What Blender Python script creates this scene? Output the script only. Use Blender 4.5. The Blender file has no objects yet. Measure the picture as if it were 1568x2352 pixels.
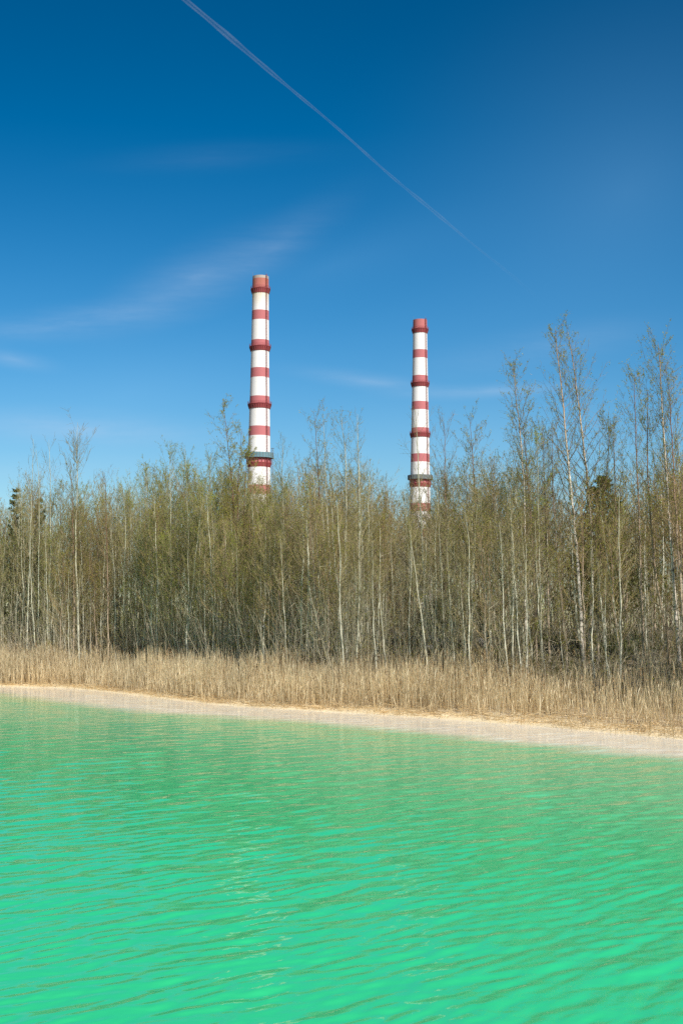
import bpy, math, random
import numpy as np
from mathutils import Vector, Matrix

R = math.radians
C = bpy.context.scene.collection
SC = bpy.context.scene
rng = np.random.default_rng(7)

# ------------------------------------------------------------------ camera model (photo measured on a 1568 x 2352 grid)
H, F, PITCH, ROLL = 3.4, 3267.0, R(4.72), 0.0034
cP, sP, cR, sR = math.cos(PITCH), math.sin(PITCH), math.cos(ROLL), math.sin(ROLL)

def ray(px, py):
    a, b = (px - 784) / F, (1176 - py) / F
    a, b = a * cR - b * sR, a * sR + b * cR
    return np.array([a, cP - b * sP, sP + b * cP])

def at(px, py, Y):
    """the point seen at a photo position, at ground distance Y"""
    d = ray(px, py)
    return np.array([0, 0, H]) + d * (Y / d[1])

def onz(px, py, z=0.0):
    d = ray(px, py)
    return np.array([0, 0, H]) + d * ((z - H) / d[2])

def proj(p):
    p = np.asarray(p, float)
    x, y, z = p[..., 0], p[..., 1], p[..., 2] - H
    f = y * cP + z * sP
    u = -y * sP + z * cP
    a, b = x / f, u / f
    a, b = a * cR + b * sR, -a * sR + b * cR
    return 784 + F * a, 1176 - F * b

# ------------------------------------------------------------------ shoreline and ground
SHORE_PX = [(0, 1577), (150, 1580), (250, 1590), (380, 1605), (480, 1617), (620, 1628), (784, 1636),
            (940, 1646), (1080, 1656), (1250, 1669), (1400, 1683), (1568, 1698)]
sh = [onz(*p)[:2] for p in SHORE_PX]
SHORE = np.array([(-420, 150), (-120, 112), (-60, 98), (-36, 91.5), (-26, 88.5)] + [tuple(p) for p in sh] +
                 [(14.5, 40.2), (20, 33.5), (30, 24), (45, 12), (62, -2), (95, -45), (220, -220)], float)
_A, _B = SHORE[:-1], SHORE[1:]
_D = _B - _A
_L = np.linalg.norm(_D, axis=1)
_CUM = np.concatenate([[0], np.cumsum(_L)])

def sdist(x, y):
    """signed distance to the waterline, positive inland"""
    P = np.stack([np.asarray(x, float).ravel(), np.asarray(y, float).ravel()], 1)
    best = np.full(len(P), 1e18); sg = np.zeros(len(P))
    for a, d, l in zip(_A, _D, _L):
        t = np.clip(((P - a) @ d) / (l * l), 0, 1)
        q = P - (a + t[:, None] * d)
        dd = (q ** 2).sum(1)
        cr = d[0] * q[:, 1] - d[1] * q[:, 0]
        m = dd < best - 1e-9
        best[m] = dd[m]; sg[m] = np.sign(cr[m])
    return (np.sqrt(best) * sg).reshape(np.shape(x))

def along(t, s):
    """point at arc length t along the waterline, s metres inland"""
    x = np.interp(t, _CUM, SHORE[:, 0]); y = np.interp(t, _CUM, SHORE[:, 1])
    x2 = np.interp(t + 1.5, _CUM, SHORE[:, 0]) - np.interp(t - 1.5, _CUM, SHORE[:, 0])
    y2 = np.interp(t + 1.5, _CUM, SHORE[:, 1]) - np.interp(t - 1.5, _CUM, SHORE[:, 1])
    l = np.hypot(x2, y2)
    return x - y2 / l * s, y + x2 / l * s

T0 = _CUM[5]; T1 = _CUM[16]            # arc range seen in the photo

def vnoise(x, y, sc, seed=0):
    g = np.random.default_rng(seed).random((64, 64))
    x = np.asarray(x, float) / sc + 1000.3; y = np.asarray(y, float) / sc + 1000.7
    i, j = np.floor(x).astype(int), np.floor(y).astype(int)
    u, v = x - i, y - j
    u = u * u * (3 - 2 * u); v = v * v * (3 - 2 * v)
    G = lambda a, b: g[a % 64, b % 64]
    return (G(i, j) * (1 - u) + G(i + 1, j) * u) * (1 - v) + (G(i, j + 1) * (1 - u) + G(i + 1, j + 1) * u) * v

def ground_z(x, y, s=None):
    x = np.asarray(x, float); y = np.asarray(y, float)
    if s is None: s = sdist(x, y)
    hb = np.interp(x, [-60, -25, -8, 3, 12, 30], [1.7, 1.7, 2.2, 2.75, 3.05, 3.3])
    k = np.interp(s, [0, 1.2, 4.5, 7, 9.5, 14, 40], [0, .04, .18, .52, .93, 1.0, 1.06])
    up = k * hb
    n = (vnoise(x, y, 3.1, 1) - .5) * .55 + (vnoise(x, y, .9, 2) - .5) * .22
    edge = (vnoise(x, y, 1.3, 3) - .5) * .05
    z = np.where(s > 0, up + .015 + n * np.clip((s - 2) / 5, 0, 1) + edge * np.clip(s, 0, 1), s * .05)
    z = np.maximum(z, -1.4)
    near = np.interp(y + (vnoise(x, y, 2.3, 5) - .5) * 1.2, [-3, 1, 5, 8], [1.75, 1.5, -.2, -1.4])
    return np.where(y < 8, np.maximum(z, near), z)

# ------------------------------------------------------------------ mesh helpers
def np_mesh(name, V, F, mi=None, smooth=False):
    """F: list of integer arrays with 3 or 4 columns"""
    me = bpy.data.meshes.new(name)
    V = np.asarray(V, np.float32)
    me.vertices.add(len(V)); me.vertices.foreach_set('co', V.ravel())
    F = [np.asarray(f, np.int32) for f in F if len(f)]
    tot = np.concatenate([np.full(len(f), f.shape[1], np.int32) for f in F])
    flat = np.concatenate([f.ravel() for f in F])
    me.loops.add(len(flat)); me.loops.foreach_set('vertex_index', flat)
    st = np.concatenate([[0], np.cumsum(tot)[:-1]]).astype(np.int32)
    me.polygons.add(len(tot)); me.polygons.foreach_set('loop_start', st)
    if mi is not None: me.polygons.foreach_set('material_index', np.asarray(mi, np.int32))
    me.polygons.foreach_set('use_smooth', np.full(len(tot), smooth))
    me.update(calc_edges=True)
    return me

def nrm(v): return v / np.maximum(np.linalg.norm(v, axis=-1, keepdims=True), 1e-9)

def tubes(P, Rr, sides=3, cap=False):
    """P (n,k,3) polylines, Rr (n,k) radii -> V, quads"""
    P = np.asarray(P, float); Rr = np.asarray(Rr, float)
    n, k, _ = P.shape
    T = nrm(np.gradient(P, axis=1))
    ref = nrm(np.array([.31, .93, .17]))
    N = nrm(np.cross(T, ref)); B = np.cross(T, N)
    th = np.arange(sides) / sides * 2 * np.pi
    V = P[:, :, None, :] + Rr[:, :, None, None] * (np.cos(th)[None, None, :, None] * N[:, :, None, :] + np.sin(th)[None, None, :, None] * B[:, :, None, :])
    idx = np.arange(n * k * sides).reshape(n, k, sides)
    a = idx[:, :-1, :]; b = idx[:, 1:, :]
    Q = np.stack([a, np.roll(a, -1, 2), np.roll(b, -1, 2), b], -1).reshape(-1, 4)
    return V.reshape(-1, 3), Q

def quads_at(P, size, rg, aspect=.6):
    """small leaf faces turned every way"""
    n = len(P)
    a = nrm(rg.normal(size=(n, 3))); b = nrm(np.cross(a, rg.normal(size=(n, 3))))
    s = (size * (.7 + .6 * rg.random(n)))[:, None]
    V = np.stack([P - a * s * .5, P + b * s * .5 * aspect, P + a * s * .5, P - b * s * .5 * aspect], 1)
    return V.reshape(-1, 3), np.arange(n * 4).reshape(n, 4)

class MB:
    """collects pieces of one mesh"""
    def __init__(s): s.V = []; s.F = []; s.M = []; s.n = 0
    def add(s, V, F, m=0):
        V = np.asarray(V, float); F = np.asarray(F, int)
        s.V.append(V); s.F.append(F + s.n); s.M.append(np.full(len(F), m)); s.n += len(V); return s
    def tube(s, P, r, sides=6, m=0):
        P = np.asarray(P, float); r = np.broadcast_to(np.asarray(r, float), (len(P),))
        V, Q = tubes(P[None], r[None], sides); return s.add(V, Q, m)
    def lathe(s, prof, n=48, m=0, mats=None, a0=0, a1=2 * math.pi):
        prof = np.asarray(prof, float); full = abs(a1 - a0 - 2 * math.pi) < 1e-6
        th = a0 + (a1 - a0) * np.arange(n if full else n + 1) / n; w = len(th)
        V = np.stack([prof[:, None, 0] * np.cos(th), prof[:, None, 0] * np.sin(th), np.broadcast_to(prof[:, None, 1], (len(prof), w))], -1).reshape(-1, 3)
        i = np.arange(len(prof) * w).reshape(len(prof), w)
        nx = np.roll(i, -1, 1)
        a, b, c, d = i[:-1], nx[:-1], nx[1:], i[1:]
        if not full: a, b, c, d = [q[:, :-1] for q in (a, b, c, d)]
        Q = np.stack([a, b, c, d], -1)
        if mats is None: return s.add(V, Q.reshape(-1, 4), m)
        s.add(V, Q.reshape(-1, 4), 0); s.M[-1] = np.repeat(mats, Q.shape[1]); return s
    def box(s, c, sx, sy, sz, rz=0, m=0):
        v = np.array([[x, y, z] for z in (-.5, .5) for y in (-.5, .5) for x in (-.5, .5)]) * [sx, sy, sz]
        co, si = math.cos(rz), math.sin(rz)
        v = np.stack([v[:, 0] * co - v[:, 1] * si, v[:, 0] * si + v[:, 1] * co, v[:, 2]], 1) + c
        return s.add(v, [[0, 2, 3, 1], [4, 5, 7, 6], [0, 1, 5, 4], [2, 6, 7, 3], [0, 4, 6, 2], [1, 3, 7, 5]], m)
    def mesh(s, name, smooth=False):
        return np_mesh(name, np.concatenate(s.V), s.F, np.concatenate(s.M), smooth)
    def build(s, name, mats, parent=None, smooth=False, **kw):
        return link(name, s.mesh(name, smooth), mats, parent, **kw)

def link(name, me, mats, parent=None, loc=None, **kw):
    o = bpy.data.objects.new(name, me); C.objects.link(o)
    if me is not None and mats is not None and not len(me.materials):
        for m in (mats if isinstance(mats, (list, tuple)) else [mats]): me.materials.append(m)
    if parent: o.parent = parent
    if loc is not None: o.location = loc
    for k, v in kw.items(): o[k] = v
    return o

def thing(name, label, cat, loc=(0, 0, 0), group=None):
    o = bpy.data.objects.new(name, None); C.objects.link(o)
    o.location = Vector([float(c) for c in loc]); o.empty_display_size = .3
    o['label'] = label; o['category'] = cat
    if group: o['group'] = group
    return o

# ------------------------------------------------------------------ materials
class NT:
    def __init__(s, name):
        s.m = bpy.data.materials.new(name); s.m.use_nodes = True
        s.t = s.m.node_tree; s.t.nodes.clear()
        s.out = s.n('ShaderNodeOutputMaterial')
    def n(s, typ, **kw):
        o = s.t.nodes.new(typ)
        for k, v in kw.items():
            if k.startswith('i_'):
                key = k[2:]; key = int(key) if key.isdigit() else key.replace('_', ' ')
                s.put(o.inputs[key], v)
            else: setattr(o, k, v)
        return o
    def put(s, sock, v):
        if isinstance(v, bpy.types.NodeSocket): s.t.links.new(v, sock)
        elif isinstance(v, bpy.types.Node): s.t.links.new(v.outputs[0], sock)
        else: sock.default_value = v
    def math(s, op, a, b=0, clamp=False):
        o = s.n('ShaderNodeMath', operation=op, use_clamp=clamp); s.put(o.inputs[0], a); s.put(o.inputs[1], b); return o.outputs[0]
    def mix(s, f, a, b, blend='MIX'):
        o = s.n('ShaderNodeMix', data_type='RGBA', blend_type=blend)
        s.put(o.inputs[0], f); s.put(o.inputs[6], a); s.put(o.inputs[7], b); return o.outputs[2]
    def ramp(s, f, stops, interp='LINEAR'):
        o = s.n('ShaderNodeValToRGB'); s.put(o.inputs[0], f); r = o.color_ramp; r.interpolation = interp
        while len(r.elements) < len(stops): r.elements.new(.5)
        for e, (p, c) in zip(r.elements, stops):
            e.position = p; e.color = (c, c, c, 1) if np.isscalar(c) else (*c, 1)
        return o.outputs[0]
    def noise(s, vec, scale, detail=3, rough=.55, out=0):
        o = s.n('ShaderNodeTexNoise'); s.put(o.inputs['Scale'], scale); o.inputs['Detail'].default_value = detail; o.inputs['Roughness'].default_value = rough
        if vec is not None: s.put(o.inputs['Vector'], vec)
        return o.outputs[out]
    def mapping(s, vec, scale=(1, 1, 1), rot=(0, 0, 0), loc=(0, 0, 0)):
        o = s.n('ShaderNodeMapping'); s.put(o.inputs[0], vec); o.inputs[1].default_value = loc; o.inputs[2].default_value = rot; o.inputs[3].default_value = scale; return o.outputs[0]
    def obj(s): return s.n('ShaderNodeTexCoord').outputs['Object']
    def pos(s): return s.n('ShaderNodeNewGeometry').outputs['Position']
    def island(s): return s.n('ShaderNodeNewGeometry').outputs['Random Per Island']
    def orand(s): return s.n('ShaderNodeObjectInfo').outputs['Random']
    def sep(s, v, i):
        o = s.n('ShaderNodeSeparateXYZ'); s.put(o.inputs[0], v); return o.outputs[i]
    def pbsdf(s, col, rough=.8, spec=.3, normal=None, **kw):
        o = s.n('ShaderNodeBsdfPrincipled'); s.put(o.inputs['Base Color'], col); s.put(o.inputs['Roughness'], rough); s.put(o.inputs['Specular IOR Level'], spec)
        if normal is not None: s.put(o.inputs['Normal'], normal)
        return o.outputs[0]
    def bump(s, h, strength=.3, dist=.05):
        o = s.n('ShaderNodeBump'); s.put(o.inputs['Height'], h); o.inputs['Strength'].default_value = strength; o.inputs['Distance'].default_value = dist; return o.outputs[0]
    def done(s, sh):
        s.t.links.new(sh, s.out.inputs[0]); return s.m

def leaf_mat(name, stops, trans=.48):
    t = NT(name)
    col = t.ramp(t.island(), stops)
    col = t.mix(t.math('MULTIPLY', t.orand(), .35), col, t.mix(1, col, (1.15, .9, .6, 1), 'MULTIPLY'))
    d = t.pbsdf(col, .6, .25)
    tr = t.n('ShaderNodeBsdfTranslucent'); t.put(tr.inputs[0], col)
    mx = t.n('ShaderNodeMixShader'); mx.inputs[0].default_value = trans
    t.t.links.new(d, mx.inputs[1]); t.t.links.new(tr.outputs[0], mx.inputs[2])
    return t.done(mx.outputs[0])

def bark_mat(name, low, high, z0, z1, marks=0.0, mark_col=(.05, .045, .04)):
    """bark that changes from low colour to high colour with height up the stem"""
    t = NT(name); p = t.obj()
    z = t.sep(p, 2)
    mr = t.n('ShaderNodeMapRange'); t.put(mr.inputs[0], z); mr.inputs[1].default_value = z0; mr.inputs[2].default_value = z1
    col = t.mix(mr.outputs[0], (*low, 1), (*high, 1))
    n1 = t.noise(t.mapping(p, (6, 6, 1.2)), 1.0, 4)
    col = t.mix(1, col, t.ramp(n1, [(.3, .62), (.7, 1.25)]), 'MULTIPLY')
    col = t.mix(t.math('MULTIPLY', t.orand(), .5), col, t.mix(1, col, (.7, .66, .6, 1), 'MULTIPLY'))
    if marks:
        n2 = t.noise(t.mapping(p, (3, 3, 9)), 1.0, 3, .7)
        col = t.mix(t.math('MULTIPLY', t.ramp(n2, [(.56, 0), (.62, 1)]), marks), col, (*mark_col, 1))
    return t.done(t.pbsdf(col, .85, .2))

M = {}
M['birch_bark'] = bark_mat('birch_bark', (.66, .60, .52), (.42, .27, .16), 8, 12, .8)
M['birch_young'] = bark_mat('birch_young_bark', (.47, .38, .28), (.22, .12, .085), 3, 9, .35)
M['grey_bark'] = bark_mat('grey_bark', (.50, .49, .38), (.40, .38, .27), 2, 8, .15)
M['pale_bark'] = bark_mat('pale_grey_bark', (.62, .61, .49), (.47, .45, .33), 4, 10, .2)
M['alder_bark'] = bark_mat('alder_bark', (.34, .31, .235), (.2, .14, .105), 2, 8, .15)
M['twig_dark'] = bark_mat('twig_purple_brown', (.33, .25, .13), (.30, .20, .115), 3, 10)
M['twig_grey'] = bark_mat('twig_grey_brown', (.36, .31, .18), (.30, .245, .13), 3, 10)
M['leaf_birch'] = leaf_mat('leaf_birch', [(0, (.24, .25, .035)), (.6, (.36, .37, .055)), (1, (.48, .48, .10))])
M['leaf_olive'] = leaf_mat('leaf_olive', [(0, (.22, .215, .03)), (.6, (.32, .315, .045)), (1, (.44, .43, .08))])
M['leaf_willow'] = leaf_mat('leaf_willow', [(0, (.23, .29, .03)), (.6, (.34, .41, .05)), (1, (.47, .54, .11))])
M['needle'] = leaf_mat('needle', [(0, (.06, .08, .022)), (.6, (.10, .125, .035)), (1, (.16, .18, .055))], .15)
M['pine_needle'] = leaf_mat('pine_needle', [(0, (.06, .085, .04)), (.6, (.10, .13, .06)), (1, (.15, .18, .085))], .15)

def reed_mat(name, stops):
    t = NT(name); col = t.ramp(t.island(), stops)
    n = t.noise(t.pos(), .35, 2)
    col = t.mix(1, col, t.ramp(n, [(.3, .85), (.7, 1.08)]), 'MULTIPLY')
    d = t.pbsdf(col, .7, .25); tr = t.n('ShaderNodeBsdfTranslucent'); t.put(tr.inputs[0], col)
    mx = t.n('ShaderNodeMixShader'); mx.inputs[0].default_value = .33
    t.t.links.new(d, mx.inputs[1]); t.t.links.new(tr.outputs[0], mx.inputs[2])
    return t.done(mx.outputs[0])
M['reed'] = reed_mat('dry_reed', [(0, (.62, .50, .31)), (.5, (.85, .72, .47)), (1, (.93, .84, .62))])
M['plume'] = reed_mat('reed_plume', [(0, (.30, .21, .12)), (1, (.48, .36, .21))])
M['straw'] = reed_mat('fallen_straw', [(0, (.52, .36, .16)), (.5, (.76, .60, .34)), (1, (.88, .77, .53))])
M['dead_grass'] = reed_mat('dead_grass', [(0, (.28, .22, .12)), (.55, (.46, .38, .22)), (1, (.62, .53, .35))])
M['grass'] = reed_mat('green_grass', [(0, (.07, .09, .02)), (.6, (.12, .15, .035)), (1, (.24, .24, .09))])

def ground_mat():
    t = NT('ground'); p = t.pos()
    s = t.n('ShaderNodeAttribute', attribute_name='inland').outputs['Fac']
    n = t.noise(p, .7, 5); nf = t.noise(p, 9, 4, .7)
    sj = t.math('ADD', s, t.math('MULTIPLY', t.math('SUBTRACT', n, .5), 3.4))
    sand = t.mix(nf, (.78, .60, .33, 1), (.90, .79, .56, 1))
    litter = t.mix(t.ramp(nf, [(.35, 0), (.65, 1)]), (.44, .34, .22, 1), (.68, .56, .38, 1))
    floor_ = t.mix(t.ramp(nf, [(.35, 0), (.65, 1)]), (.14, .115, .075, 1), (.38, .31, .21, 1))
    moss = t.mix(t.ramp(t.noise(p, .45, 3), [(.5, 0), (.62, 1)]), floor_, (.06, .07, .022, 1))
    f1 = t.n('ShaderNodeMapRange'); t.put(f1.inputs[0], sj); f1.inputs[1].default_value = .9; f1.inputs[2].default_value = 2.2
    f2 = t.n('ShaderNodeMapRange'); t.put(f2.inputs[0], sj); f2.inputs[1].default_value = 4; f2.inputs[2].default_value = 7
    col = t.mix(f2.outputs[0], t.mix(f1.outputs[0], sand, litter), moss)
    return t.done(t.pbsdf(col, .9, .15, t.bump(nf, .5, .06)))
M['ground'] = ground_mat()

def water_mat():
    t = NT('water'); p = t.pos()
    s = t.n('ShaderNodeAttribute', attribute_name='depth_out').outputs['Fac']     # metres out from the bank
    n = t.noise(t.mapping(p, (.5, .9, 1), (0, 0, R(50))), .5, 4, .6)
    sj = t.math('ADD', s, t.math('MULTIPLY', t.math('SUBTRACT', n, .5), 3.5))
    deep = t.mix(t.noise(t.mapping(p, (.25, .25, 1)), .35, 3), (.030, .545, .20, 1), (.036, .56, .235, 1))
    milky = t.mix(t.ramp(n, [(.35, 0), (.65, 1)]), (.92, .88, .74, 1), (.95, .92, .81, 1))
    mid = (.22, .64, .31, 1)
    f1 = t.n('ShaderNodeMapRange', interpolation_type='SMOOTHSTEP'); t.put(f1.inputs[0], sj); f1.inputs[1].default_value = 4.0; f1.inputs[2].default_value = 7.0
    f2 = t.n('ShaderNodeMapRange', interpolation_type='SMOOTHSTEP'); t.put(f2.inputs[0], sj); f2.inputs[1].default_value = 6.0; f2.inputs[2].default_value = 22.0
    col = t.mix(f2.outputs[0], t.mix(f1.outputs[0], milky, mid), deep)
    # drifting froth: small pale flecks
    fm = t.ramp(t.noise(t.mapping(p, (.3, .3, 1)), 1.0, 2), [(.52, 0), (.62, 1)])
    ff = t.ramp(t.noise(t.mapping(p, (5, 9, 1), (0, 0, R(40))), 1.0, 5, .75), [(.70, 0), (.76, 1)])
    col = t.mix(t.math('MULTIPLY', t.math('MULTIPLY', fm, ff), .55), col, (.70, .72, .46, 1))
    # wind ripples: tilt the surface normal
    geo = t.n('ShaderNodeNewGeometry').outputs['Normal']
    nv = None
    for sc, rot, k in (((1.1, 3.2, 1), 47, .06), ((4, 11, 1), 38, .045), ((9, 16, 1), 60, .016)):
        c = t.noise(t.mapping(p, sc, (0, 0, R(-rot))), 1.0, 2, .5, out=1)
        v = t.n('ShaderNodeVectorMath', operation='SUBTRACT'); t.put(v.inputs[0], c); v.inputs[1].default_value = (.5, .5, .5)
        w = t.n('ShaderNodeVectorMath', operation='MULTIPLY'); t.put(w.inputs[0], v.outputs[0]); w.inputs[1].default_value = (k * 2, k * 2, 0)
        a = t.n('ShaderNodeVectorMath', operation='ADD'); t.put(a.inputs[0], nv if nv else geo); t.put(a.inputs[1], w.outputs[0]); nv = a.outputs[0]
    nn = t.n('ShaderNodeVectorMath', operation='NORMALIZE'); t.put(nn.inputs[0], nv)
    sh = t.pbsdf(col, .06, .115, nn.outputs[0])
    return t.done(sh)
M['water'] = water_mat()

def paint(name, col, grime=(.55, .5, .45), amt=.35, sc=.12):
    t = NT(name); p = t.obj()
    n = t.noise(t.mapping(p, (1, 1, .25)), sc, 5, .65)
    c = t.mix(t.math('MULTIPLY', t.ramp(n, [(.45, 0), (.75, 1)]), amt), (*col, 1), t.mix(1, (*col, 1), (*grime, 1), 'MULTIPLY'))
    # formwork seams of the poured rings
    z = t.math('FRACT', t.math('DIVIDE', t.sep(p, 2), 2.5))
    c = t.mix(t.math('MULTIPLY', t.math('LESS_THAN', z, .08), .05), c, (.25, .22, .2, 1))
    return t, c, p
def paint_done(*a, **k):
    t, c, p = paint(*a, **k); return t.done(t.pbsdf(c, .75, .25))
M['red_paint'] = paint_done('red_paint', (.46, .155, .165), (.75, .7, .7), .6)
M['red_steel'] = paint_done('red_steel', (.28, .055, .06), (.6, .5, .5), .5, 1)
M['dark_steel'] = paint_done('dark_steel', (.10, .045, .045), (.6, .6, .6), .4, 1)
M['teal_steel'] = paint_done('teal_steel', (.15, .27, .31), (.6, .6, .6), .4, .6)
M['grey_gallery'] = paint_done('weathered_gallery', (.17, .20, .20), (.5, .45, .4), .6, .6)
M['grey_steel'] = paint_done('grey_steel', (.22, .21, .22), (.6, .6, .6), .4, 1)
M['white_paint'] = paint_done('white_paint', (.80, .805, .80), (.80, .78, .74), .5)

def stained(name, col, rust, z_lo, z_hi):
    t, c, p = paint(name, col, (.85, .82, .78), .45)
    mr = t.n('ShaderNodeMapRange'); t.put(mr.inputs[0], t.sep(p, 2)); mr.inputs[1].default_value = z_lo; mr.inputs[2].default_value = z_hi
    st = t.noise(t.mapping(p, (1.2, 1.2, .06)), 1.0, 4, .6)
    f = t.math('MULTIPLY', mr.outputs[0], t.ramp(st, [(.3, .3), (.6, 1)]))
    return t.done(t.pbsdf(t.mix(f, c, (*rust, 1)), .8, .2))

# ------------------------------------------------------------------ setting: ground, lake
def axis(stops):
    out = []
    for (a, b, d) in stops: out += list(np.arange(a, b, d))
    return np.array(out + [stops[-1][1]])
gx = axis([(-4200, -400, 380), (-400, -90, 31), (-90, -34, 2), (-34, 24, .4), (24, 70, 2), (70, 400, 33), (400, 4200, 380)])
gy = axis([(-600, -30, 57), (-30, 30, 1.5), (30, 104, .4), (104, 160, 2), (160, 460, 30), (460, 5200, 474)])
X, Y = np.meshgrid(gx, gy)
S = sdist(X, Y)
Z = ground_z(X, Y, S)
i = np.arange(X.size).reshape(X.shape)
me = np_mesh('ground', np.stack([X, Y, Z], -1).reshape(-1, 3), [np.stack([i[:-1, :-1], i[:-1, 1:], i[1:, 1:], i[1:, :-1]], -1).reshape(-1, 4)], smooth=True)
me.attributes.new('inland', 'FLOAT', 'POINT').data.foreach_set('value', S.ravel().astype(np.float32))
link('ground', me, M['ground'], kind='structure')

ys = [3.5]
while ys[-1] < 112: ys.append(ys[-1] + (.03 * max(ys[-1] / 12, .8) ** 1.3 if ys[-1] < 95 else 3))
ys = np.array(ys)
u = np.concatenate([np.linspace(-3.2, -.46, 60), np.arange(-.42, .42, .0016), np.linspace(.46, 2.2, 40)])
U, Y = np.meshgrid(u, ys)
X = U * (Y + 4)
DY = np.gradient(ys)[:, None] * np.ones_like(X)
DX = np.abs(np.gradient(X, axis=1))
wr = np.random.default_rng(11)
Zw = np.zeros_like(X)
for k in range(46):
    lam = .22 * (1.35 / .22) ** wr.random()
    th = R(-47) + wr.normal() * R(17)
    kk = 2 * np.pi / lam
    slope = .012 * wr.uniform(.6, 1.3) * (lam / .7) ** -.4
    damp = np.clip(lam / (3.2 * np.maximum(DY, DX)) - .3, 0, 1)
    ph = kk * (X * math.cos(th) + Y * math.sin(th)) + wr.random() * 7
    mod = .6 + .8 * vnoise(X * .7 + Y * .7, Y * .7 - X * .7, 5 * lam, 20 + k)
    Zw += slope / kk * damp * mod * (np.sin(ph) + .22 * np.sin(2 * ph + 1.3))
S = sdist(X, Y)
Zw *= np.clip(-S / 5, .12, 1)
i = np.arange(X.size).reshape(X.shape)
me = np_mesh('water', np.stack([X, Y, Zw], -1).reshape(-1, 3), [np.stack([i[:-1, :-1], i[:-1, 1:], i[1:, 1:], i[1:, :-1]], -1).reshape(-1, 4)], smooth=True)
me.attributes.new('depth_out', 'FLOAT', 'POINT').data.foreach_set('value', (-S).ravel().astype(np.float32))
link('water', me, M['water'], kind='structure')

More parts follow.
